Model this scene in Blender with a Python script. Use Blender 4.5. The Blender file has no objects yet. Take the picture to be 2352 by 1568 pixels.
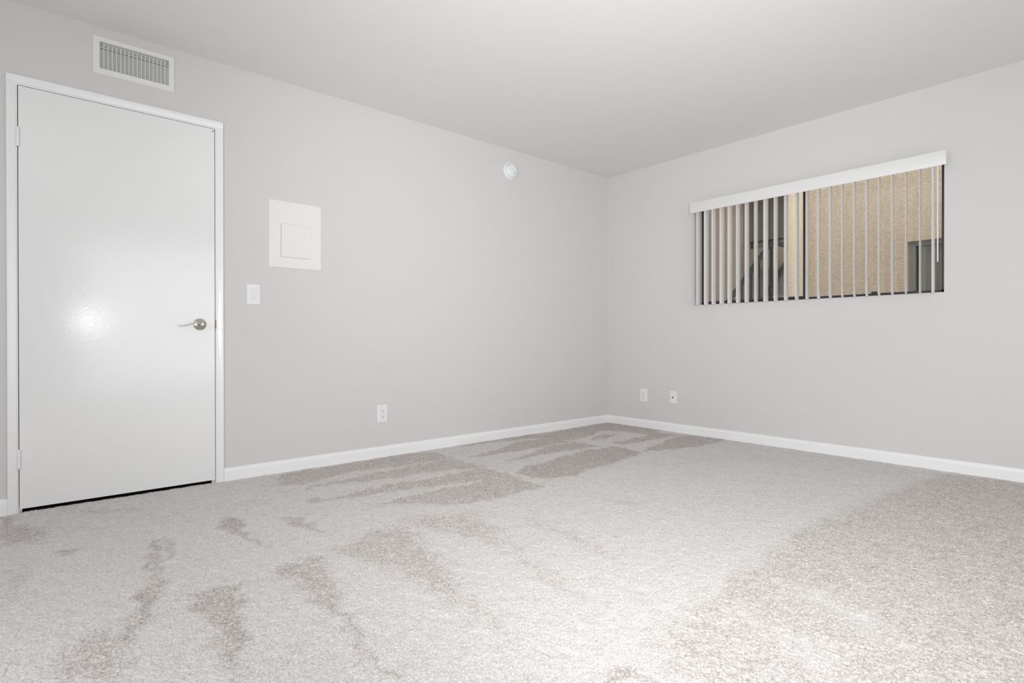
import bpy, bmesh, math, random
import numpy as np
from mathutils import Vector, Matrix

random.seed(4); rng = np.random.default_rng(7)
sc = bpy.context.scene
C = bpy.data.collections.new('room'); sc.collection.children.link(C)

# ------------------------------------------------------------ camera
cam_d = bpy.data.cameras.new('camera'); cam_d.sensor_width = 36.0; cam_d.lens = 19.3114
cam_d.clip_start = 0.02
cam = bpy.data.objects.new('camera', cam_d); C.objects.link(cam)
yaw, pitch, roll = math.radians(49.1790), math.radians(-0.19754), math.radians(-0.0475)
fwd = Vector((math.cos(yaw)*math.cos(pitch), math.sin(yaw)*math.cos(pitch), math.sin(pitch)))
rgt = Vector((math.sin(yaw), -math.cos(yaw), 0)); up = rgt.cross(fwd)
r2 = rgt*math.cos(roll) + up*math.sin(roll); u2 = up*math.cos(roll) - rgt*math.sin(roll)
M = Matrix((r2, u2, -fwd)).transposed().to_4x4(); M.translation = Vector((-4.3024, -3.5233, 0.8347))
cam.matrix_world = M
sc.camera = cam

# ------------------------------------------------------------ view, world, lights
sc.view_settings.view_transform = 'Standard'; sc.view_settings.look = 'None'
sc.view_settings.exposure = 0.03; sc.view_settings.gamma = 1.0
sc.view_settings.use_curve_mapping = False
sc.cycles.max_bounces = 10; sc.cycles.diffuse_bounces = 7; sc.cycles.use_denoising = True
sc.cycles.transparent_max_bounces = 16

w = bpy.data.worlds.new('overcast_sky'); sc.world = w; w.use_nodes = True
w.node_tree.nodes['Background'].inputs[0].default_value = (0.93, 0.97, 1.0, 1)
w.node_tree.nodes['Background'].inputs[1].default_value = 2.0

def light(name, kind, loc, aim, power, color=(1, 1, 1), **kw):
    d = bpy.data.lights.new(name, kind); d.energy = power; d.color = color
    for k, v in kw.items(): setattr(d, k, v)
    o = bpy.data.objects.new(name, d); C.objects.link(o); o.location = loc
    o.rotation_euler = (Vector(aim) - Vector(loc)).to_track_quat('-Z', 'Y').to_euler()
    return o
# photographer's flash just beside and above the camera, its bounce head turned to the ceiling,
# and two area fills added to brighten the room from behind the camera
light('camera_flash', 'SPOT', (-3.955, -3.55, 1.036), (-0.85, -1.25, 0.85), 150, (0.98, 0.99, 1.0),
      spot_size=math.radians(120), spot_blend=1.0, shadow_soft_size=0.06)
light('bounce_flash', 'SPOT', (-3.95, -3.62, 1.25), (-1.6, -1.0, 2.44), 114, (0.98, 0.99, 1.0),
      spot_size=math.radians(80), spot_blend=1.0, shadow_soft_size=0.10)
light('rear_fill', 'AREA', (-2.6, -5.25, 1.15), (-2.6, 0, 1.1), 26, (0.96, 0.98, 1.0), shape='RECTANGLE', size=2.6, size_y=1.9)
light('side_fill', 'AREA', (-5.65, -2.9, 1.3), (0, -2.9, 1.2), 43, (0.96, 0.98, 1.0), shape='RECTANGLE', size=2.2, size_y=1.8)

# ------------------------------------------------------------ materials
def mat(name, color, rough=0.5, metal=0.0, spec=0.5, bump=None, coat=0.0):
    m = bpy.data.materials.new(name); m.use_nodes = True; nt = m.node_tree
    b = nt.nodes['Principled BSDF']
    b.inputs['Base Color'].default_value = (*color, 1); b.inputs['Roughness'].default_value = rough
    b.inputs['Metallic'].default_value = metal; b.inputs['Specular IOR Level'].default_value = spec
    b.inputs['Coat Weight'].default_value = coat
    if bump:
        scale, strength, dist, detail = bump
        tc = nt.nodes.new('ShaderNodeTexCoord'); n = nt.nodes.new('ShaderNodeTexNoise')
        n.inputs['Scale'].default_value = scale; n.inputs['Detail'].default_value = detail
        bp = nt.nodes.new('ShaderNodeBump'); bp.inputs['Strength'].default_value = strength; bp.inputs['Distance'].default_value = dist
        nt.links.new(tc.outputs['Object'], n.inputs['Vector']); nt.links.new(n.outputs['Fac'], bp.inputs['Height'])
        nt.links.new(bp.outputs['Normal'], b.inputs['Normal'])
    return m

WALL = mat('greige_wall_paint', (0.660, 0.648, 0.647), 0.75, bump=(260, 0.10, 0.002, 3), spec=0.25)
CEIL = mat('flat_ceiling_paint', (0.79, 0.796, 0.782), 0.9, bump=(160, 0.12, 0.002, 3), spec=0.1)
TRIM = mat('white_trim_enamel', (0.87, 0.872, 0.88), 0.32, bump=(90, 0.04, 0.002, 2))
CASE = mat('white_casing_enamel', (0.86, 0.862, 0.87), 0.24, bump=(90, 0.05, 0.002, 2), spec=1.0)
DOORM = mat('white_door_enamel', (0.83, 0.835, 0.84), 0.165, bump=(80, 0.16, 0.0012, 2), spec=1.0)
COVER = mat('painted_steel_cover', (0.79, 0.79, 0.79), 0.45)
PLAS = mat('white_plastic', (0.80, 0.82, 0.83), 0.3)
PLAS2 = mat('warm_white_plastic', (0.80, 0.78, 0.79), 0.3)
BLIND = mat('vinyl_vane', (0.93, 0.93, 0.915), 0.5)
VAL = mat('vinyl_valance', (0.745, 0.745, 0.745), 0.42)
GRILL = mat('grille_enamel', (0.78, 0.785, 0.77), 0.4)
GAL = mat('inner_grille_grey', (0.62, 0.62, 0.58), 0.6)
DUCT = mat('dark_duct', (0.16, 0.15, 0.14), 0.8)
NICKEL = mat('satin_nickel', (0.60, 0.56, 0.51), 0.26, metal=1.0)
BRONZE = mat('dark_bronze_aluminium', (0.045, 0.042, 0.045), 0.38, metal=0.3)
DARK = mat('dark_slot', (0.03, 0.03, 0.03), 0.7)
WOOD = mat('bare_wood', (0.55, 0.30, 0.14), 0.7)
HALL = mat('dark_hall_shell', (0.05, 0.035, 0.033), 0.9)
CONC = mat('concrete', (0.42, 0.39, 0.35), 0.9, bump=(40, 0.4, 0.004, 5))
GREYST = mat('grey_brown_stucco', (0.30, 0.25, 0.225), 0.95, bump=(60, 0.5, 0.006, 4))
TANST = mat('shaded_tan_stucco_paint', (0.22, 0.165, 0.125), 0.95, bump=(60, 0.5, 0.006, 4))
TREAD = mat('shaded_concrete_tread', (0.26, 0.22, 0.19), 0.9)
FASCIA = mat('cream_fascia', (0.50, 0.42, 0.30), 0.9)
RAIL = mat('dark_iron_rail', (0.022, 0.020, 0.019), 0.8, spec=0.15)
CURT = mat('grey_curtain', (0.74, 0.73, 0.69), 0.9)

def stucco(name, c1, c2):
    m = mat(name, c1, 0.95); nt = m.node_tree; b = nt.nodes['Principled BSDF']
    tc = nt.nodes.new('ShaderNodeTexCoord'); mp = nt.nodes.new('ShaderNodeMapping'); mp.inputs['Scale'].default_value = (1, 1, 2.1)
    n = nt.nodes.new('ShaderNodeTexNoise'); n.inputs['Scale'].default_value = 55; n.inputs['Detail'].default_value = 4; n.inputs['Distortion'].default_value = 1.2
    cr = nt.nodes.new('ShaderNodeValToRGB'); cr.color_ramp.elements[0].position = .38; cr.color_ramp.elements[1].position = .62
    cr.color_ramp.elements[0].color = (*c2, 1); cr.color_ramp.elements[1].color = (*c1, 1)
    bp = nt.nodes.new('ShaderNodeBump'); bp.inputs['Strength'].default_value = 0.8; bp.inputs['Distance'].default_value = 0.012
    L = nt.links.new
    L(tc.outputs['Object'], mp.inputs['Vector']); L(mp.outputs['Vector'], n.inputs['Vector'])
    L(n.outputs['Fac'], cr.inputs['Fac']); L(cr.outputs['Color'], b.inputs['Base Color'])
    L(n.outputs['Fac'], bp.inputs['Height']); L(bp.outputs['Normal'], b.inputs['Normal'])
    return m
STUCCO = stucco('beige_stucco', (0.78, 0.625, 0.475), (0.56, 0.435, 0.32))
STUCCO_SUNLIT = stucco('sunlit_beige_stucco', (0.97, 0.82, 0.61), (0.82, 0.66, 0.46))  # lighter copy of the beige stucco, sunlight put into the colour

nt = BLIND.node_tree; b = nt.nodes['Principled BSDF']; o_ = nt.nodes['Material Output']      # thin vinyl lets some daylight through
tl = nt.nodes.new('ShaderNodeBsdfTranslucent'); tl.inputs['Color'].default_value = (0.86, 0.86, 0.84, 1)
mx = nt.nodes.new('ShaderNodeMixShader'); mx.inputs[0].default_value = 0.08
nt.links.new(b.outputs[0], mx.inputs[1]); nt.links.new(tl.outputs[0], mx.inputs[2]); nt.links.new(mx.outputs[0], o_.inputs['Surface'])

GLASS = bpy.data.materials.new('window_glass'); GLASS.use_nodes = True
nt = GLASS.node_tree; nt.nodes.clear()
out = nt.nodes.new('ShaderNodeOutputMaterial'); mx = nt.nodes.new('ShaderNodeMixShader'); fr = nt.nodes.new('ShaderNodeFresnel')
tr = nt.nodes.new('ShaderNodeBsdfTransparent'); gl = nt.nodes.new('ShaderNodeBsdfGlossy')
fr.inputs['IOR'].default_value = 1.5; tr.inputs['Color'].default_value = (0.93, 0.94, 0.93, 1); gl.inputs['Roughness'].default_value = 0.02
nt.links.new(fr.outputs[0], mx.inputs[0]); nt.links.new(tr.outputs[0], mx.inputs[1]); nt.links.new(gl.outputs[0], mx.inputs[2]); nt.links.new(mx.outputs[0], out.inputs[0])

# carpet: nap attribute (pile brushed one way or the other by the vacuum) picks between two yarn tones
CARPET = bpy.data.materials.new('cut_pile_carpet'); CARPET.use_nodes = True
nt = CARPET.node_tree; b = nt.nodes['Principled BSDF']; L = nt.links.new
at = nt.nodes.new('ShaderNodeAttribute'); at.attribute_name = 'nap'
tf = nt.nodes.new('ShaderNodeAttribute'); tf.attribute_name = 'tuft'
tc = nt.nodes.new('ShaderNodeTexCoord')
ns = nt.nodes.new('ShaderNodeTexNoise'); ns.inputs['Scale'].default_value = 270; ns.inputs['Detail'].default_value = 2; ns.inputs['Distortion'].default_value = 0.9
L(tc.outputs['Object'], ns.inputs['Vector'])
mixc = nt.nodes.new('ShaderNodeMix'); mixc.data_type = 'RGBA'
mixc.inputs['A'].default_value = (0.742, 0.709, 0.688, 1); mixc.inputs['B'].default_value = (0.528, 0.464, 0.441, 1)
n2 = nt.nodes.new('ShaderNodeTexNoise'); n2.inputs['Scale'].default_value = 130; n2.inputs['Detail'].default_value = 3
L(tc.outputs['Object'], n2.inputs['Vector'])
br = nt.nodes.new('ShaderNodeMath'); br.operation = 'MULTIPLY_ADD'; br.inputs[1].default_value = 6.0; br.inputs[2].default_value = -2.05   # single tufts inside a stroke stand either way
L(n2.outputs['Fac'], br.inputs[0])
fm = nt.nodes.new('ShaderNodeMath'); fm.operation = 'MULTIPLY'; fm.use_clamp = True
L(br.outputs[0], fm.inputs[0]); L(at.outputs['Fac'], fm.inputs[1]); L(fm.outputs[0], mixc.inputs['Factor'])
sp = nt.nodes.new('ShaderNodeMapRange'); sp.inputs['From Min'].default_value = 0.33; sp.inputs['From Max'].default_value = 0.62; sp.inputs['To Min'].default_value = 0.70; sp.inputs['To Max'].default_value = 1.12
L(ns.outputs['Fac'], sp.inputs['Value'])
mul = nt.nodes.new('ShaderNodeMix'); mul.data_type = 'RGBA'; mul.blend_type = 'MULTIPLY'; mul.inputs['Factor'].default_value = 1
L(mixc.outputs['Result'], mul.inputs['A']); L(sp.outputs[0], mul.inputs['B'])
L(mul.outputs['Result'], b.inputs['Base Color'])
b.inputs['Roughness'].default_value = 0.95; b.inputs['Specular IOR Level'].default_value = 0.1
b.inputs['Sheen Weight'].default_value = 0.15; b.inputs['Sheen Roughness'].default_value = 0.5
bp = nt.nodes.new('ShaderNodeBump'); bp.inputs['Strength'].default_value = 0.6; bp.inputs['Distance'].default_value = 0.004
L(ns.outputs['Fac'], bp.inputs['Height']); L(bp.outputs['Normal'], b.inputs['Normal'])

# ------------------------------------------------------------ mesh helpers
def bx(bm, x0, x1, y0, y1, z0, z1, bev=0.0, seg=2):
    r = bmesh.ops.create_cube(bm, size=1.0)
    for v in r['verts']:
        v.co = Vector(((x0+x1)/2 + v.co.x*(x1-x0), (y0+y1)/2 + v.co.y*(y1-y0), (z0+z1)/2 + v.co.z*(z1-z0)))
    if bev:
        es = list({e for v in r['verts'] for e in v.link_edges})
        bmesh.ops.bevel(bm, geom=es, offset=bev, segments=seg, affect='EDGES', profile=0.6)

def prism(bm, prof, a0, a1, axis):
    """closed profile extruded along an axis: axis 'x' -> (y,z) profile, 'y' -> (x,z), 'z' -> (x,y)"""
    def P(p, a):
        return {'x': (a, p[0], p[1]), 'y': (p[0], a, p[1]), 'z': (p[0], p[1], a)}[axis]
    A = [bm.verts.new(P(p, a0)) for p in prof]; B = [bm.verts.new(P(p, a1)) for p in prof]
    n = len(prof)
    for i in range(n): bm.faces.new((A[i], A[(i+1) % n], B[(i+1) % n], B[i]))
    bm.faces.new(A[::-1]); bm.faces.new(B)

def lathe(bm, prof, c, axis, seg=48):
    """prof: list of (radius, height) turned about the axis through c"""
    rings = []
    for r, h in prof:
        ring = []
        for i in range(seg if r > 1e-6 else 1):
            a = 2*math.pi*i/seg; u, v = r*math.cos(a), r*math.sin(a)
            p = {'-y': (u, -h, v), '-x': (-h, u, v), 'z': (u, v, h)}[axis]
            ring.append(bm.verts.new((c[0]+p[0], c[1]+p[1], c[2]+p[2])))
        rings.append(ring)
    for A, B in zip(rings, rings[1:]):
        for i in range(seg):
            j = (i+1) % seg
            if len(A) == 1 and len(B) == 1: continue
            if len(A) == 1: bm.faces.new((A[0], B[i], B[j]))
            elif len(B) == 1: bm.faces.new((A[i], A[j], B[0]))
            else: bm.faces.new((A[i], A[j], B[j], B[i]))

def tube(bm, pts, radii, seg=14, flat=1.0):
    pts = [Vector(p) for p in pts]; rings = []
    for i, p in enumerate(pts):
        t = (pts[min(i+1, len(pts)-1)] - pts[max(i-1, 0)]).normalized()
        a = t.cross(Vector((0, 0, 1)));  a = a.normalized() if a.length > 1e-4 else Vector((1, 0, 0))
        b_ = t.cross(a).normalized(); r = radii[i] if isinstance(radii, (list, tuple)) else radii
        rings.append([bm.verts.new(p + a*math.cos(2*math.pi*k/seg)*r + b_*math.sin(2*math.pi*k/seg)*r*flat) for k in range(seg)])
    for A, B in zip(rings, rings[1:]):
        for k in range(seg): bm.faces.new((A[k], A[(k+1) % seg], B[(k+1) % seg], B[k]))
    bm.faces.new(rings[0][::-1]); bm.faces.new(rings[-1])

def obj(name, bm, m, parent=None, smooth=False):
    me = bpy.data.meshes.new(name); bmesh.ops.recalc_face_normals(bm, faces=bm.faces); 
    org = Vector((0, 0, 0))
    if parent: org = wloc(parent)
    if org.length: bmesh.ops.translate(bm, verts=bm.verts, vec=-org)
    bm.to_mesh(me); bm.free(); me.materials.append(m)
    o = bpy.data.objects.new(name, me); C.objects.link(o)
    if parent: o.parent = parent
    if smooth:
        for p in me.polygons: p.use_smooth = True
        me.set_sharp_from_angle(angle=math.radians(38))
    return o

def wloc(o):
    v = Vector(o.location)
    while o.parent: o = o.parent; v += Vector(o.location)
    return v

def new(): return bmesh.new()
def box(name, m, b6, parent=None, bev=0.0, smooth=False):
    bm = new(); bx(bm, *b6, bev=bev); return obj(name, bm, m, parent, smooth)
def thing(name, label, cat, loc, group=None):
    o = bpy.data.objects.new(name, None); C.objects.link(o); o.location = loc
    o.empty_display_size = 0.1; o['label'] = label; o['category'] = cat
    if group: o['group'] = group
    return o
def tag(o, label, cat, group=None):
    o['label'] = label; o['category'] = cat
    if group: o['group'] = group
    return o
def struct(o, label=None):
    o['kind'] = 'structure'
    if label: o['label'] = label
    return o
NAP = [
    (0.07, [(-4.436, -0.044), (-4.345, -0.107), (-4.371, 0.072), (-3.491, -0.018), (0.074, 0.046), (0.049, -1.343), (-0.172, -3.077), (-0.147, -3.322), (-0.561, -3.342), (-0.605, -3.124), (-0.552, -2.209), (-0.726, -1.731), (-1.383, -1.329), (-2.326, -1.32), (-3.006, -1.131), (-3.524, -0.853), (-3.998, -0.634), (-4.417, -0.567)]),
    (0.60, [(-3.031, -0.053), (-2.346, -0.024), (-2.086, -0.099), (-2.126, -0.369), (-2.562, -0.335), (-2.768, -0.282), (-3.073, -0.342), (-3.147, -0.369), (-3.284, -0.347), (-3.192, -0.06)]),
    (0.60, [(-2.126, -0.369), (-2.118, -0.722), (-2.404, -0.614), (-2.663, -0.591), (-2.827, -0.556), (-3.062, -0.48), (-3.2, -0.515), (-3.174, -0.443), (-2.75, -0.401), (-2.506, -0.384)]),
    (0.65, [(-2.118, -0.722), (-2.121, -0.919), (-2.212, -0.983), (-2.385, -0.941), (-2.562, -0.914), (-2.774, -0.85), (-2.964, -0.831), (-3.161, -0.796), (-3.145, -0.758), (-2.823, -0.687), (-2.488, -0.743), (-2.265, -0.719)]),
    (0.65, [(-2.121, -0.919), (-2.155, -1.305), (-2.408, -1.315), (-2.591, -1.311), (-2.773, -1.231), (-2.859, -1.108), (-3.037, -1.011), (-2.705, -0.968), (-2.426, -0.995)]),
    (0.70, [(-1.838, -0.017), (-1.2, -0.011), (-0.88, -0.056), (-1.246, -0.161), (-1.581, -0.074), (-1.784, -0.087)]),
    (0.75, [(-1.129, 0.013), (-0.954, -0.082), (0.021, 0.014), (-0.008, -0.63), (-0.318, -0.695), (-0.331, -0.443), (-0.445, -0.282), (-0.65, -0.376), (-0.966, -0.458), (-1.228, -0.097)]),
    (0.70, [(-0.793, -0.476), (-0.556, -0.429), (-0.464, -0.509), (-0.604, -0.558), (-0.856, -0.554)]),
    (0.80, [(-2.066, -0.421), (-1.74, -0.348), (-1.32, -0.2), (-1.037, -0.236), (-1.05, -0.487), (-1.211, -0.469), (-1.568, -0.476), (-1.879, -0.451)]),
    (0.80, [(-2.026, -0.703), (-1.793, -0.659), (-1.362, -0.501), (-1.023, -0.51), (-1.013, -0.759), (-1.168, -0.737), (-1.478, -0.68), (-1.768, -0.699)]),
    (1.00, [(-1.922, -0.892), (-1.662, -0.864), (-1.237, -0.785), (-0.917, -0.843), (-0.979, -1.115), (-1.351, -1.187), (-1.662, -1.212), (-1.874, -1.249), (-2.078, -1.141), (-2.054, -0.977)]),
    (0.80, [(-0.836, -0.723), (-0.386, -0.721), (-0.142, -0.639), (-0.117, -0.87), (-0.469, -0.865), (-0.841, -0.839)]),
    (0.80, [(-0.711, -1.022), (-0.094, -0.89), (-0.056, -1.064), (-0.021, -1.256), (-0.433, -1.265), (-0.833, -1.137), (-0.948, -1.1)]),
    (0.80, [(-3.947, -0.85), (-3.911, -0.849), (-3.958, -1.052), (-3.986, -1.211), (-4.004, -1.195), (-3.976, -1.008)]),
    (0.60, [(-3.886, -0.87), (-3.877, -0.911), (-3.955, -1.188), (-3.978, -1.256), (-3.988, -1.219), (-3.945, -1.091)]),
    (0.70, [(-4.005, -1.233), (-3.981, -1.216), (-3.99, -1.368), (-4.016, -1.468), (-4.045, -1.536), (-4.071, -1.616), (-4.11, -1.733), (-4.131, -1.7), (-4.1, -1.591), (-4.082, -1.504), (-4.058, -1.392), (-4.025, -1.338)]),
    (0.50, [(-4.252, -1.609), (-4.201, -1.611), (-4.162, -1.6), (-4.126, -1.646), (-4.116, -1.699), (-4.139, -1.788), (-4.156, -1.913), (-4.223, -1.854), (-4.26, -1.822)]),
    (0.60, [(-3.93, -1.507), (-3.878, -1.482), (-3.818, -1.496), (-3.765, -1.506), (-3.791, -1.57), (-3.824, -1.611), (-3.829, -1.748), (-3.873, -1.912), (-3.905, -2.004), (-3.931, -2.023), (-3.945, -2.095), (-3.939, -2.033), (-3.936, -1.925), (-3.931, -1.79), (-3.933, -1.633)]),
    (0.55, [(-3.685, -1.497), (-3.59, -1.458), (-3.484, -1.446), (-3.5, -1.53), (-3.526, -1.658), (-3.58, -1.866), (-3.617, -2.032), (-3.624, -2.14), (-3.648, -2.262), (-3.655, -2.342), (-3.663, -2.321), (-3.658, -2.184), (-3.634, -2.069), (-3.641, -1.932), (-3.646, -1.804), (-3.645, -1.688), (-3.666, -1.582)]),
    (0.50, [(-3.437, -1.441), (-3.329, -1.406), (-3.196, -1.338), (-3.069, -1.366), (-3.119, -1.633), (-3.182, -1.863), (-3.245, -2.043), (-3.291, -2.2), (-3.309, -2.308), (-3.313, -2.17), (-3.321, -2.019), (-3.34, -1.842), (-3.371, -1.648)]),
    (0.42, [(-3.044, -1.286), (-2.87, -1.328), (-2.738, -1.443), (-2.794, -1.635), (-2.831, -1.819), (-2.915, -1.852), (-2.934, -1.703), (-2.992, -1.515), (-3.044, -1.418)]),
    (0.40, [(-2.862, -1.855), (-2.919, -2.056), (-2.952, -2.193), (-2.976, -2.35), (-2.996, -2.356), (-2.983, -2.197), (-2.96, -2.051), (-2.906, -1.89)]),
    (0.40, [(-2.6, -1.656), (-2.58, -1.915), (-2.635, -2.125), (-2.659, -2.228), (-2.662, -2.125), (-2.635, -1.936), (-2.631, -1.747)]),
    (0.40, [(-2.055, -1.716), (-1.984, -1.848), (-2.041, -1.877), (-2.099, -1.788)]),
    (0.90, [(-3.694, -0.77), (-3.624, -0.733), (-3.595, -0.824), (-3.635, -0.942), (-3.624, -1.194), (-3.622, -1.269), (-3.631, -1.162), (-3.658, -0.979), (-3.691, -0.864)]),
    (0.60, [(-3.44, -0.893), (-3.395, -0.948), (-3.36, -1.196), (-3.38, -1.207), (-3.441, -1.051)]),
    (0.50, [(-4.43, -0.223), (-4.343, -0.26), (-4.278, -0.427), (-4.286, -0.556), (-4.379, -0.539), (-4.419, -0.504)]),
    (0.70, [(-4.256, -0.777), (-4.222, -0.724), (-4.18, -0.761), (-4.211, -0.815), (-4.244, -0.832)]),
    (0.60, [(-4.436, -0.061), (-4.376, -0.072), (-4.402, -0.209), (-4.431, -0.199)]),
    (0.30, [(-4.406, -0.836), (-4.327, -0.819), (-4.344, -1.03), (-4.374, -1.173), (-4.391, -1.258)]),
    (0.40, [(-4.219, -0.095), (-3.961, -0.283), (-3.933, -0.344), (-4.126, -0.229)]),
    (0.30, [(-3.859, -0.043), (-3.777, -0.092), (-3.816, -0.155), (-3.858, -0.108)]),
    (0.80, [(-3.266, -0.695), (-3.122, -0.737), (-3.162, -0.775), (-3.272, -0.74)]),
    (0.46, [(-0.069, -2.704), (-0.687, -2.629), (-1.427, -2.565), (-1.787, -2.546), (-2.194, -2.577), (-2.411, -2.582), (-2.783, -2.616), (-2.961, -2.622), (-3.063, -2.653), (-3.124, -2.718), (-3.11, -2.818), (-3.011, -3.153), (-2.674, -3.445), (-0.147, -3.322), (-0.047, -3.063)]),
    (-0.35, [(-2.713, -2.672), (-2.666, -2.731), (-2.711, -2.945), (-2.826, -3.064), (-2.858, -3.037), (-2.786, -2.907), (-2.747, -2.795)]),
    (-0.30, [(-2.416, -2.707), (-2.342, -2.797), (-2.38, -2.925), (-2.46, -3.06), (-2.532, -3.155), (-2.527, -3.076), (-2.504, -2.941), (-2.467, -2.791)]),
    (0.30, [(-2.283, -2.869), (-2.277, -3.013), (-2.314, -3.17), (-2.349, -3.313), (-2.427, -3.321), (-2.419, -3.17), (-2.377, -3.017)]),
    (0.55, [(-3.323, -2.648), (-3.191, -2.647), (-3.158, -2.663), (-3.183, -2.77)]),
]
# ------------------------------------------------------------ floor: carpet with brushed pile
RX0, RY0, CZ = -5.7, -5.3, 2.44            # far corners of the room, ceiling height
def nap_field(X, Y):
    """soft-edged vacuum strokes and footprints laid down on the pile, in floor metres"""
    F = np.zeros_like(X)
    # slightly wandering stroke edges
    wx = X + 0.012*np.sin(X*31+Y*17) + 0.010*np.sin(Y*53-X*11); wy = Y + 0.012*np.sin(Y*37-X*23) + 0.008*np.sin(X*61)
    for wgt, pl in NAP:
        P = np.array(pl); soft = 0.05 if wgt > 0.5 else 0.12
        lo = P.min(0) - 0.15; hi = P.max(0) + 0.15
        k = (X > lo[0]) & (X < hi[0]) & (Y > lo[1]) & (Y < hi[1])
        if not k.any(): continue
        x, y = wx[k], wy[k]; ins = np.zeros(x.shape, bool); d2 = np.full(x.shape, 9.0)
        for i in range(len(P)):
            a, b = P[i], P[(i+1) % len(P)]
            c = (a[1] > y) != (b[1] > y)
            with np.errstate(divide='ignore', invalid='ignore'):
                xi = (b[0]-a[0])*(y-a[1])/(b[1]-a[1]) + a[0]
            ins ^= c & (x < xi)
            e = b - a; t = np.clip(((x-a[0])*e[0]+(y-a[1])*e[1])/max(e@e, 1e-9), 0, 1)
            d2 = np.minimum(d2, (x-a[0]-t*e[0])**2 + (y-a[1]-t*e[1])**2)
        sd = np.where(ins, -np.sqrt(d2), np.sqrt(d2))
        v = np.clip(0.5 - sd/soft, 0, 1); v = v*v*(3-2*v)*wgt
        f = F[k]; F[k] = np.where(v >= 0, np.maximum(f, v), np.maximum(f+v, 0))
    return F
sx = 0.0038
xs = np.concatenate([np.arange(-5.7, -4.75, 0.03), np.arange(-4.75, 0.0001, sx)])
ys = np.concatenate([np.arange(-5.3, -3.9, 0.03), np.arange(-3.9, -0.0001, sx), [0.0]])
nx, ny = len(xs), len(ys)
X, Y = np.meshgrid(xs, ys); X = X.ravel().copy(); Y = Y.ravel().copy()
nap = nap_field(X, Y)
def lumps(n0, n1, s):
    """smoothed white noise on the grid, unit variance"""
    a = rng.standard_normal((n1, n0))
    for _ in range(s):
        a = (a + np.roll(a, 1, 0) + np.roll(a, -1, 0) + np.roll(a, 1, 1) + np.roll(a, -1, 1))/5
    return (a/a.std()).ravel()
n1_, n2_, n3_, n4_ = lumps(nx, ny, 0), lumps(nx, ny, 2), lumps(nx, ny, 25), lumps(nx, ny, 9)
# patchy edges: individual tufts lean with or against their neighbours
napt = np.clip(nap*(1 + 0.30*n1_ + 0.15*n2_ + 0.10*n4_) + 0.06*n3_ + 0.03*n4_, 0, 1.15)
amp = 0.0010 + 0.0011*np.clip(nap, 0, 1)
Z = 0.010 + amp*(1.0*n1_ + 0.35*n2_) + 0.0006*n3_
X2 = X + 0.0008*rng.standard_normal(X.shape); Y2 = Y + 0.0008*rng.standard_normal(Y.shape)
hall = (X > -4.37) & (X < -3.527) & (Y > -0.03)
Z = np.where(hall, np.minimum(Z, 0.013), Z)
co = np.stack([X2, Y2, Z], 1).astype(np.float32)
ii, jj = np.meshgrid(np.arange(nx-1), np.arange(ny-1)); a0 = (jj*nx + ii).ravel()
faces = np.stack([a0, a0+1, a0+nx+1, a0+nx], 1).astype(np.int32)
me = bpy.data.meshes.new('floor'); me.vertices.add(len(co)); me.vertices.foreach_set('co', co.ravel())
me.loops.add(faces.size); me.loops.foreach_set('vertex_index', faces.ravel())
me.polygons.add(len(faces)); me.polygons.foreach_set('loop_start', np.arange(0, faces.size, 4, dtype=np.int32))
me.update(calc_edges=True)
me.polygons.foreach_set('use_smooth', np.ones(len(faces), bool))
at_ = me.attributes.new('nap', 'FLOAT', 'POINT'); at_.data.foreach_set('value', napt.astype(np.float32))
me.materials.append(CARPET)
fl = bpy.data.objects.new('floor', me); C.objects.link(fl); struct(fl)

# ------------------------------------------------------------ room shell
def plate(name, m, rects, holes=None):
    bm = new()
    for r in rects: bx(bm, *r)
    return struct(obj(name, bm, m))
T = 0.13
DX0, DX1, DZ1 = -4.395, -3.502, 2.075       # rough door opening
plate('wall_left', WALL, [(RX0, DX0, 0, T, -0.05, CZ), (DX1, T, 0, T, -0.05, CZ), (DX0, DX1, 0, T, DZ1, 2.2295), (DX0, DX1, 0, T, 2.3690, CZ), (DX0, -4.0575, 0, T, 2.2295, 2.3690), (-3.7505, DX1, 0, T, 2.2295, 2.3690), (-4.0575, -3.7505, 0.05, T, 2.2295, 2.3690)])
WY0, WY1, WZ0, WZ1 = -2.687, -0.993, 1.131, 1.990
plate('wall_right', WALL, [(0, T, WY1, 0, -0.05, CZ), (0, T, RY0, WY0, -0.05, CZ), (0, T, WY0, WY1, -0.05, WZ0), (0, T, WY0, WY1, WZ1, CZ)])
plate('wall_back', WALL, [(RX0-T, RX0, RY0-T, T, -0.05, CZ)])
plate('wall_front', WALL, [(RX0, T, RY0-T, RY0, -0.05, CZ)])
plate('ceiling', CEIL, [(RX0-T, T, RY0-T, 1.45, CZ, CZ+0.12)])
plate('wall_hall_light_block', HALL, [(DX0-0.3, DX1+0.3, 1.25, 1.35, -0.05, CZ), (DX0-0.4, DX0-0.3, T, 1.35, -0.05, CZ), (DX1+0.3, DX1+0.4, T, 1.35, -0.05, CZ)])  # unseen shell added behind the door, keeps sky light out of the gap
plate('floor_hall', HALL, [(DX0-0.4, DX1+0.4, 0.0, 1.35, -0.06, -0.002)])

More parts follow.
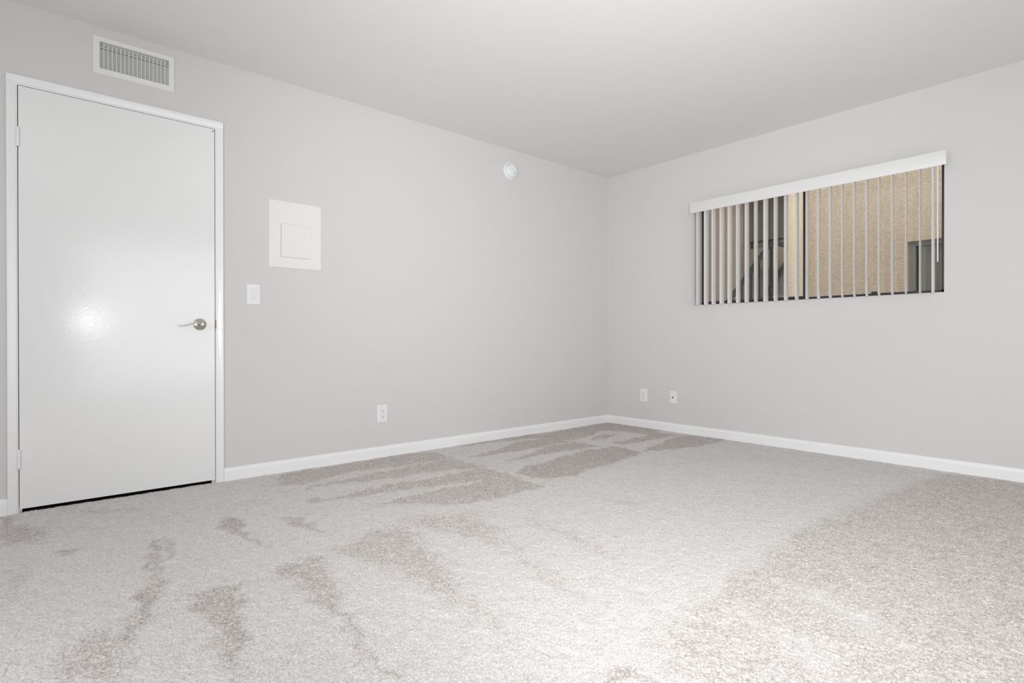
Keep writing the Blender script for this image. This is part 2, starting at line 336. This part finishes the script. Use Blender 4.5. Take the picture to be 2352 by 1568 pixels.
# baseboards: eased profile with a small step near the top
def baseprof(s):      # (distance from wall, height)
    return [(0, 0.0), (0.0125, 0.0), (0.0125, 0.066), (0.0115, 0.070), (0.0095, 0.073), (0.0090, 0.078), (0.0070, 0.083), (0.003, 0.0855), (0, 0.0855)]
def bb(name, axis, a0, a1, at, sgn, cut=0):
    bm = new(); prism(bm, [(at + sgn*d, h) for d, h in baseprof(1)], a0, a1, axis); return struct(obj(name, bm, TRIM))
bb('baseboard_left', 'x', DX1+0.019, 0.0, 0, -1)
bb('baseboard_left_of_door', 'x', RX0, DX0-0.017, 0, -1)
bb('baseboard_right', 'y', RY0, -0.0126, 0, -1)
bb('baseboard_back', 'y', RY0, 0, RX0, 1)
bb('baseboard_front', 'x', RX0, 0, RY0, 1)

# ------------------------------------------------------------ door with frame and casing
door = struct(box('door_1', DOORM, (-4.3695, -3.5275, -0.004, 0.036, 0.027, 2.0475), bev=0.0012))
# hinges: knuckle barrels on the left edge
for zc in (1.803, 0.266):
    bm = new()
    prof = [(0, -0.046), (0.0045, -0.046), (0.0066, -0.042)]
    for k in range(5):
        z0 = -0.040 + k*0.016
        prof += [(0.0066, z0+0.0006), (0.0070, z0+0.0014), (0.0070, z0+0.0146), (0.0066, z0+0.0154)]
    prof += [(0.0066, 0.042), (0.0045, 0.046), (0, 0.046)]
    lathe(bm, prof, (-4.3715, -0.0095, zc), 'z', 20)
    hg = obj('hinge', bm, TRIM, door, True)
# two screw holes in the top corner
for hx, hz, r in ((-3.5375, 2.032, 0.0030), (-3.531, 2.0405, 0.0022)):
    bm = new(); lathe(bm, [(0, 0.0006), (r, 0.0006), (r, 0)], (hx, -0.004, hz), '-y', 16)
    obj('screw_hole', bm, mat('rusty_hole', (0.10, 0.06, 0.04), 0.8), door)
# lever handle
rose = new()
lathe(rose, [(0.0, 0.0135), (0.0135, 0.0135), (0.0145, 0.0125), (0.0190, 0.0115), (0.0205, 0.0100), (0.0245, 0.0092), (0.0260, 0.0078), (0.0300, 0.0068), (0.0325, 0.0045), (0.0335, 0.0015), (0.0335, 0)], (-3.6045, -0.0035, 0.9225), '-y', 64)
hd = obj('door_handle', rose, NICKEL, door, True); hd['label'] = 'brushed nickel lever handle'
bm = new(); lathe(bm, [(0, 0.072), (0.006, 0.0715), (0.0085, 0.069), (0.0095, 0.064), (0.0118, 0.052), (0.0125, 0.040), (0.0105, 0.026), (0.0125, 0.016), (0.0145, 0.013)], (-3.6045, -0.0035, 0.9225), '-y', 40)
obj('hub', bm, NICKEL, hd, True)
lp = [(-3.607, -0.052, 0.9235), (-3.616, -0.056, 0.9265), (-3.625, -0.0575, 0.9285), (-3.638, -0.058, 0.9285), (-3.652, -0.058, 0.9255), (-3.662, -0.057, 0.9215), (-3.673, -0.056, 0.9170), (-3.684, -0.055, 0.9130), (-3.695, -0.054, 0.9110), (-3.703, -0.0535, 0.9115), (-3.711, -0.0535, 0.9140), (-3.7165, -0.054, 0.9165)]
bm = new(); tube(bm, lp, [0.0085, 0.0078, 0.0068, 0.0062, 0.0058, 0.0056, 0.0054, 0.0052, 0.0050, 0.0046, 0.0040, 0.0024], 18, 0.62)
obj('lever', bm, NICKEL, hd, True)

# jamb inside the opening
bm = new()
bx(bm, DX0, -4.3725, -0.0035, T, 0.0, 2.0505); bx(bm, -3.5240, DX1, -0.0035, T, 0.0, 2.0505)
bx(bm, DX0, DX1, -0.0035, T, 2.0505, DZ1)
bx(bm, -4.3725, -4.361, 0.040, 0.055, 0.0, 2.0505); bx(bm, -3.5355, -3.5240, 0.040, 0.055, 0.0, 2.0505); bx(bm, -4.361, -3.5355, 0.040, 0.055, 2.039, 2.0505)
fr_ = struct(obj('trim_1', bm, TRIM))
fr_['label'] = 'white door jamb inside the opening'
bm = new(); bx(bm, -3.5272, -3.5241, -0.0030, 0.030, 0.893, 0.953); obj('strike_plate', bm, BRONZE, fr_)
bm = new(); prism(bm, [(-3.5243, 0.902), (-3.5225, 0.8985), (-3.5203, 0.903), (-3.5200, 0.944), (-3.5222, 0.948), (-3.5243, 0.945)], -0.0039, -0.0030, 'y'); wc = obj('chipped_wood', bm, WOOD, fr_); wc['label'] = 'bare wood where the paint has chipped'

# casing: softly crowned flat stock, mitred look at the top, right leg in two pieces
def cas_prof(c, sgn, wdt):   # across: from inner edge c outwards
    pts = [(0.0, 0.0), (0.0, 0.0050), (0.0015, 0.0068), (0.004, 0.0076), (wdt*0.5, 0.0103), (wdt-0.004, 0.0130), (wdt-0.0012, 0.0126), (wdt, 0.0105), (wdt, 0.0)]
    return [(c + sgn*a, -d) for a, d in pts]
bm = new()
prism(bm, cas_prof(-4.3755, -1, 0.0368), 0.0, 2.0570, 'z')
prism(bm, cas_prof(-3.5200, 1, 0.0368), 0.0, 0.8955, 'z')
prism(bm, cas_prof(-3.5200, 1, 0.0368), 0.8965, 2.0570, 'z')
tp = [(-0.0, 2.0570)] + [(y, 2.0570 + a - 0) for a, y in [(0.0, -0.0050), (0.0015, -0.0068), (0.004, -0.0076), (0.019, -0.0103), (0.034, -0.0130), (0.0368, -0.0126), (0.038, -0.0105), (0.038, 0.0)]]
prism(bm, tp, -4.4123, -3.4832, 'x')
cs = struct(obj('trim_2', bm, CASE, None, True)); cs['label'] = 'white casing around the door'

# ------------------------------------------------------------ air vent above the door
vx0, vx1, vz0, vz1 = -4.086, -3.724, 2.200, 2.3945
ix0, ix1, iz0, iz1 = -4.056, -3.752, 2.231, 2.3675
vent = thing('air_vent', 'white rectangular wall vent grille above the door', 'vent', ((vx0+vx1)/2, 0, vz0))
bm = new()
def ring_frame(bm, o, i, plane, d0, d1, lip):
    """picture-frame ring; o/i = (a0,a1,z0,z1) outer/inner; plane 'y' faces -y, 'x' faces -x"""
    def P(a, z, d): return (a, -d, z) if plane == 'y' else (-d, a, z)
    def rect(q, e, d): return [bm.verts.new(P(a, z, d)) for a, z in ((q[0]+e, q[2]+e), (q[1]-e, q[2]+e), (q[1]-e, q[3]-e), (q[0]+e, q[3]-e))]
    R_ = [rect(o, 0, 0), rect(o, 0.0005, d0), rect(o, 0.004, d1), rect(i, -0.002, d1), rect(i, 0, d1-0.002), rect(i, 0, -0.03)]
    for A, B in zip(R_, R_[1:]):
        for k in range(4): bm.faces.new((A[k], A[(k+1) % 4], B[(k+1) % 4], B[k]))
ring_frame(bm, (vx0, vx1, vz0, vz1), (ix0, ix1, iz0, iz1), 'y', 0.004, 0.007, 0)
for a, b_ in ((vx0+0.012, (vz0+vz1)/2), (vx1-0.012, (vz0+vz1)/2)):
    lathe(bm, [(0, 0.0088), (0.0025, 0.0085), (0.0038, 0.0072), (0.0038, 0.006)], (a, 0, b_), '-y', 14)
obj('frame', bm, GRILL, vent)
nf = 16
for k in range(nf):
    x = ix0 + (ix1-ix0)*(k+1)/(nf+1) - 0.001
    bm = new(); prism(bm, [(x-0.0013, -0.004), (x+0.0013, -0.004), (x+0.0010, 0.0105), (x-0.0016, 0.0105)], iz0, iz1-0.010, 'z')
    obj('fin', bm, GRILL, vent)
bm = new()
nl = 20
for k in range(nl):
    z = iz0 + (iz1-0.026-iz0)*(k+0.5)/nl
    prism(bm, [(0.0115, z-0.0026), (0.0115, z+0.0015), (0.0175, z+0.0030), (0.0175, z-0.0002)], ix0, ix1, 'x')
bx(bm, ix0, ix1, 0.0115, 0.019, iz1-0.030, iz1-0.0215)
obj('louver', bm, GRILL, vent)
box('duct_box', GAL, (ix0, ix1, 0.022, 0.026, iz0, iz1), vent)
bm = new(); tube(bm, [(ix0+0.014, 0.006, iz0+0.030), (ix0+0.021, 0.001, iz0+0.020)], 0.0018, 8); obj('damper_lever', bm, GRILL, vent)

# ------------------------------------------------------------ breaker panel
bp_ = thing('breaker_panel', 'white square electrical panel cover on the wall right of the door', 'electrical panel', (-3.064, 0, 1.284))
bm = new(); ring_frame(bm, (-3.227, -2.902, 1.2835, 1.698), (-3.157, -2.9745, 1.3505, 1.556), 'y', 0.0045, 0.0060, 0)
obj('cover', bm, COVER, bp_)
bm = new(); bx(bm, -3.1556, -2.9748, -0.0064, 0.004, 1.3518, 1.5556, bev=0.0006); pd = obj('panel_door', bm, COVER, bp_)
bm = new(); lathe(bm, [(0, 0.0092), (0.0042, 0.0090), (0.0052, 0.0078), (0.0075, 0.0074), (0.0082, 0.0066), (0.0082, 0.0055)], (-3.1135, 0, 1.451), '-y', 24); obj('latch', bm, COVER, pd, True)
for sx_, sz_ in ((-3.209, 1.589), (-3.209, 1.395)):
    bm = new(); lathe(bm, [(0, 0.0078), (0.003, 0.0076), (0.0042, 0.0064), (0.0042, 0.005)], (sx_, 0, sz_), '-y', 16); obj('screw', bm, COVER, bp_, True)

# ------------------------------------------------------------ switch and outlets
def wallplate(root, m, plane, c, z, wd=0.0765, ht=0.121, d=0.006, holes=True):
    def P(a, zz, dd): return (a, -dd, zz) if plane == 'y' else (-dd, a, zz)
    bm = new()
    A = [(c-wd/2, z-ht/2), (c+wd/2, z-ht/2), (c+wd/2, z+ht/2), (c-wd/2, z+ht/2)]
    rings = []
    for e, dd in ((0, 0), (0, 0.0025), (0.002, 0.0048), (0.005, d)):
        rings.append([bm.verts.new(P(a + (e if a < c else -e), zz + (e if zz < z else -e), dd)) for a, zz in A])
    for Q, S in zip(rings, rings[1:]):
        for k in range(4): bm.faces.new((Q[k], Q[(k+1) % 4], S[(k+1) % 4], S[k]))
    bm.faces.new(rings[-1])
    return obj('cover_plate', bm, m, root)
def pbox(plane, a0, a1, d0, d1, z0, z1): return (a0, a1, -d1, -d0, z0, z1) if plane == 'y' else (-d1, -d0, a0, a1, z0, z1)

sw = thing('light_switch', 'white rocker light switch between the door and the electrical panel', 'light switch', (-3.316, 0, 1.047))
wallplate(sw, PLAS, 'y', -3.316, 1.108, 0.076, 0.123)
bm = new(); bx(bm, *pbox('y', -3.334, -3.298, 0.0058, 0.0068, 1.074, 1.142), bev=0.0004); obj('rocker_frame', bm, PLAS2, sw)
bm = new(); prism(bm, [(-0.0066, 1.077), (-0.0102, 1.0775), (-0.0076, 1.108), (-0.0088, 1.1385), (-0.0066, 1.139)], -3.3315, -3.3005, 'x'); obj('rocker', bm, PLAS2, sw)

def outlet(root, plane, c, z):
    wallplate(root, PLAS, plane, c, z, 0.078, 0.124)
    r = box('receptacle', PLAS2, pbox(plane, c-0.0165, c+0.0165, 0.0058, 0.0075, z-0.0335, z+0.0335), root, bev=0.0005)
    for s in (-1, 1):
        zc = z + s*0.0195
        bm = new()
        bx(bm, *pbox(plane, c-0.0075, c-0.0055, 0.0074, 0.0077, zc-0.002, zc+0.006)); bx(bm, *pbox(plane, c+0.0055, c+0.0078, 0.0074, 0.0077, zc-0.002, zc+0.005))
        lathe(bm, [(0, 0.0077), (0.0028, 0.0077), (0.0028, 0.0074)], (c, 0, zc-0.009) if plane == 'y' else (0, c, zc-0.009), '-'+plane, 12)
        obj('slot', bm, DARK, r)
    for s in (-1, 1):
        bm = new(); lathe(bm, [(0, 0.0072), (0.0022, 0.0068), (0.003, 0.0058)], (c, 0, z+s*0.0475) if plane == 'y' else (0, c, z+s*0.0475), '-'+plane, 12); obj('screw', bm, PLAS, root, True)
o1 = thing('power_outlet', 'white double power outlet low on the wall with the door', 'outlet', (-2.4665, 0, 0.251)); outlet(o1, 'y', -2.4665, 0.3135)
o2 = thing('power_outlet', 'white double power outlet below the window, the one nearer the room corner', 'outlet', (0, -0.4315, 0.25)); outlet(o2, 'x', -0.4315, 0.311)
cx_ = thing('coaxial_outlet', 'white wall plate with one dark round cable jack below the window', 'cable outlet', (0, -0.748, 0.26))
wallplate(cx_, PLAS, 'x', -0.748, 0.3165, 0.070, 0.113)
bm = new(); lathe(bm, [(0, 0.016), (0.0022, 0.016), (0.0042, 0.016), (0.0045, 0.0155), (0.0045, 0.008), (0.0062, 0.008), (0.0062, 0.0058)], (0, -0.748, 0.3165), '-x', 20); obj('cable_jack', bm, BRONZE, cx_, True)
for s in (-1, 1):
    bm = new(); lathe(bm, [(0, 0.0072), (0.0022, 0.0068), (0.003, 0.0058)], (0, -0.748, 0.3165+s*0.042), '-x', 12); obj('screw', bm, PLAS, cx_, True)

# ------------------------------------------------------------ smoke detector
sd = thing('smoke_detector', 'round white smoke detector high on the wall near the corner', 'smoke detector', (-1.281, 0, 2.183))
c0 = (-1.281, 0, 2.2545)
bm = new(); lathe(bm, [(0.0, 0.014), (0.058, 0.014), (0.060, 0.012), (0.068, 0.0115), (0.0715, 0.009), (0.0725, 0.004), (0.0725, 0)], c0, '-y', 64); obj('base', bm, PLAS, sd, True)
bm = new(); lathe(bm, [(0.0, 0.041), (0.030, 0.0408), (0.043, 0.0395), (0.050, 0.0365), (0.0545, 0.031), (0.057, 0.023), (0.0575, 0.018), (0.0545, 0.0175), (0.0545, 0.014)], c0, '-y', 64); cp = obj('cap', bm, PLAS, sd, True)
bm = new(); lathe(bm, [(0, 0.0440), (0.0070, 0.0438), (0.0085, 0.0425), (0.0085, 0.040)], (c0[0]-0.012, 0, c0[2]-0.012), '-y', 24); obj('test_button', bm, PLAS, cp, True)
bm = new(); lathe(bm, [(0, 0.0418), (0.0075, 0.0416), (0.0078, 0.0395)], (c0[0]+0.020, 0, c0[2]-0.020), '-y', 20); obj('sensor_port', bm, mat('grey_port', (0.42, 0.42, 0.42), 0.6), cp)
bm = new()
for k in range(3):
    a = math.radians(134 + k*8); r0 = 0.0560
    x, z = c0[0]+r0*math.cos(a), c0[2]+r0*math.sin(a)
    bx(bm, x-0.0022, x+0.0022, -0.030, -0.0255, z-0.0022, z+0.0022)
obj('vent_slot', bm, mat('slot_grey', (0.35, 0.35, 0.35), 0.6), cp)

# ------------------------------------------------------------ window
FX = 0.060                                  # room side face of the aluminium frame
win = bpy.data.objects.new('window_1', None); C.objects.link(win); win.location = (FX, (WY0+WY1)/2, WZ0); struct(win)
bm = new()
bx(bm, FX, 0.115, WY1-0.025, WY1, WZ0, WZ1); bx(bm, FX, 0.115, WY0, WY0+0.024, WZ0, WZ1)
bx(bm, FX, 0.115, WY0, WY1, WZ0, WZ0+0.020); bx(bm, FX, 0.115, WY0, WY1, WZ1-0.02, WZ1)
bx(bm, FX-0.004, FX, WY0, WY1, WZ0, WZ0+0.006)
obj('window_frame', bm, BRONZE, win)
bm = new(); bx(bm, FX+0.004, FX+0.026, -1.851, -1.823, WZ0+0.018, WZ1-0.018, bev=0.0015)
bx(bm, FX+0.006, FX+0.024, -1.823, WY1-0.025, WZ0+0.018, WZ0+0.030); 
ml = obj('meeting_rail', bm, BRONZE, win)
bm = new(); bx(bm, FX-0.010, FX+0.006, -1.842, -1.834, 1.500, 1.555, bev=0.003); bx(bm, FX-0.016, FX-0.006, -1.842, -1.836, 1.505, 1.522, bev=0.002); obj('window_latch', bm, BRONZE, ml)
box('window_pane', GLASS, (FX+0.013, FX+0.017, -1.823, WY1-0.024, WZ0+0.028, WZ1-0.018), win)
box('window_pane', GLASS, (FX+0.036, FX+0.040, WY0+0.022, -1.830, WZ0+0.018, WZ1-0.018), win)
box('sash_stop', BRONZE, (FX+0.000, FX+0.020, -2.303, -2.272, WZ0+0.018, WZ0+0.033), win, bev=0.001)

# ------------------------------------------------------------ vertical blind
vb = thing('vertical_blind', 'white vertical blind with valance and open vanes across the window', 'blind', (-0.06, -1.84, 1.125))
VX, vy0, vy1, vvz0, vvz1 = -0.112, -2.7185, -0.978, 1.9015, 1.9885
bm = new()
# valance: rounded front board with short returns at both ends
XB = VX+0.007
def rr(x, y0, y1, e): return [(XB, y0), (x+e*0.6, y0), (x+e*0.2, y0+e*0.2), (x, y0+e*0.7), (x, y1-e*0.7), (x+e*0.2, y1-e*0.2), (x+e*0.6, y1), (XB, y1)]
o_ = rr(VX, vy0, vy1, 0.006); i_ = [(XB, vy0+0.003), (VX+0.004, vy0+0.003), (VX+0.004, vy0+0.004), (VX+0.004, vy0+0.005), (VX+0.004, vy1-0.005), (VX+0.004, vy1-0.004), (VX+0.004, vy1-0.003), (XB, vy1-0.003)]
levels = []
for (z, e) in ((vvz0, 0.0012), (vvz0+0.003, 0), (vvz1-0.003, 0), (vvz1, 0.0012)):
    levels.append([bm.verts.new((p[0] + (e if p[0] < VX+0.004 else 0), p[1], z)) for p in o_])
for A, B in zip(levels, levels[1:]):
    for k in range(len(A)-1): bm.faces.new((A[k], A[k+1], B[k+1], B[k]))
ib = [bm.verts.new((p[0], p[1], vvz0)) for p in i_]; it = [bm.verts.new((p[0], p[1], vvz1)) for p in i_]
for k in range(len(ib)-1): bm.faces.new((ib[k+1], ib[k], it[k], it[k+1]))
for A, B in ((levels[0], ib), (levels[-1], it)):
    for k in range(len(A)-1): bm.faces.new((A[k], A[k+1], B[k+1], B[k]))
obj('valance', bm, VAL, vb, True)
box('head_rail', VAL, (-0.078, -0.040, vy0+0.035, vy1-0.012, 1.935, 1.968), vb, bev=0.002)
VANES = [(15, -.994), (11, -1.029), (6, -1.102), (7, -1.170), (4.5, -1.242), (5, -1.310), (6, -1.380), (5, -1.451), (8, -1.524), (2, -1.600), (5, -1.676), (4, -1.752), (6, -1.829), (7, -1.901), (7, -1.979), (7, -2.056), (10, -2.132), (8.5, -2.207), (6, -2.282), (7.5, -2.353), (6, -2.428), (7.5, -2.502), (6, -2.577), (2, -2.644)]
for a, y in VANES:
    bm = new(); n = 8; th = math.radians(a); d = Vector((math.cos(th), math.sin(th), 0)); nn = Vector((-math.sin(th), math.cos(th), 0))
    F_, B_ = [], []
    for k in range(n+1):
        s = -0.0445 + 0.089*k/n; crown = -0.0038*(1-(s/0.0445)**2)
        F_.append((d*s + nn*(crown+0.0005))); B_.append((d*s + nn*(crown-0.0005)))
    prof = [(-0.06+p.x, y+p.y) for p in F_] + [(-0.06+p.x, y+p.y) for p in B_[::-1]]
    prism(bm, prof, 1.1255, 1.932, 'z'); v_ = obj('vane', bm, BLIND, vb, True)
bm = new(); tube(bm, [(-0.090, -2.672, 1.925), (-0.092, -2.6725, 1.6), (-0.094, -2.6735, 1.313)], 0.0036, 10)
obj('wand', bm, PLAS2, vb, True)

# ------------------------------------------------------------ outside the window
plate('ground', CONC, [(T, 8.0, -6.0, 4.0, -0.12, -0.04)])
bd = thing('neighboring_building', 'beige stucco building close outside the window', 'building', (1.3, -2.4, -0.04))
bm = new()
SY0, SY1 = -2.19, -2.60
bx(bm, 1.30, 1.62, -2.184, -1.20, -0.04, 4.2); bx(bm, 1.30, 1.62, -5.5, -2.184, 1.664, 4.2); bx(bm, 1.30, 1.62, -5.5, -2.184, -0.04, 0.6)
obj('wall', bm, STUCCO, bd)
box('sunlit_strip', STUCCO_SUNLIT, (1.275, 1.30, -1.345, -1.195, -0.04, 4.2), bd, bev=0.004)  # added strip, its lighter colour stands in for sun on the wall
wf = new(); bx(wf, 1.33, 1.37, -2.235, -2.184, 0.6, 1.664); bx(wf, 1.33, 1.37, -3.9, -2.235, 1.625, 1.664); bx(wf, 1.33, 1.37, -3.9, -2.235, 0.6, 0.64)
wfo = obj('window', wf, mat('grey_window_frame', (0.24, 0.23, 0.21), 0.6), bd)
box('pane', GLASS, (1.345, 1.350, -3.9, -2.235, 0.64, 1.625), wfo)
bm = new(); n = 160; F_, B_ = [], []
for k in range(n+1):
    y = -3.9 + 1.66*k/n; xo = 1.405 + 0.018*math.sin(k*0.75) + 0.006*math.sin(k*1.9)
    F_.append((xo, y)); B_.append((xo+0.004, y))
prism(bm, F_ + B_[::-1], 0.62, 1.64, 'z'); obj('curtain', bm, CURT, wfo, True)

box('interior_light_block', CONC, (1.60, 1.64, -5.5, -2.1, -0.04, 1.7), bd)  # back piece added to stop sky light behind the curtain
box('side_light_block', CONC, (1.43, 1.60, -2.20, -2.184, -0.04, 1.664), bd)  # added side piece, closes the gap beside the curtain against sky light

bw = thing('rear_building', 'grey brown stucco building beyond the outdoor stairs', 'building', (5.5, 1.0, -0.04))
box('wall', GREYST, (5.5, 5.7, -0.4, 3.0, -0.04, 4.6), bw)
bal = new(); bx(bal, 4.5, 5.5, -0.3, 1.6, 2.085, 2.305); bo = obj('balcony_slab', bal, FASCIA, bw)
bm = new(); bx(bm, 4.52, 4.55, -0.3, 0.735, 2.40, 2.425); 
for k in range(3): bx(bm, 4.525, 4.545, 0.70-k*0.42, 0.72-k*0.42, 2.30, 2.40)
obj('balcony_rail', bm, RAIL, bw)
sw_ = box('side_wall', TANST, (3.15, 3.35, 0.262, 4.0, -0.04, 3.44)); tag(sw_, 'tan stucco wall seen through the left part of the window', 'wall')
ro = box('shade_slab', GREYST, (2.7, 5.49, -1.1, 4.0, 3.45, 3.65)); tag(ro, 'unseen added walkway slab above the outdoor stairs', 'shade')  # unseen slab added to keep sky light off the stairs

st = thing('outdoor_staircase', 'outdoor staircase with dark iron railing seen through the window', 'staircase', (2.2, 0.3, -0.04))
def slope(x): return 1.39 + (x-2.527)*0.7358
bm = new(); h_ = 0.032
prism(bm, [(2.2, slope(2.2)-h_), (3.66, slope(3.66)-h_), (3.66, slope(3.66)+h_), (2.2, slope(2.2)+h_)], -0.012, 0.03, 'y')
bx(bm, 3.66, 4.49, -0.012, 0.03, slope(3.66)-0.02, slope(3.66)+0.03)
obj('handrail', bm, RAIL, st)
def low(x): return 1.535 + (x-3.574)*0.80
bm = new(); prism(bm, [(1.9, low(1.9)-0.06), (4.3, low(4.3)-0.06), (4.3, low(4.3)+0.0), (1.9, low(1.9)+0.0)], -0.02, 0.04, 'y'); obj('stringer', bm, RAIL, st)
for x in (2.22, 3.66):
    bm = new(); bx(bm, x-0.016, x+0.016, -0.01, 0.022, -0.04, slope(x)); obj('post', bm, RAIL, st)
for k in range(11):
    x = 2.42 + k*0.125
    bm = new(); bx(bm, x-0.009, x+0.009, 0.0, 0.018, low(x), slope(x)); obj('baluster', bm, RAIL, st)
for k in range(8):
    x = 2.25 + k*0.27; z = low(x) - 0.10
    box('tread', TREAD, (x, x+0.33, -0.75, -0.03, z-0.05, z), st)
    
print('verts', len(co))
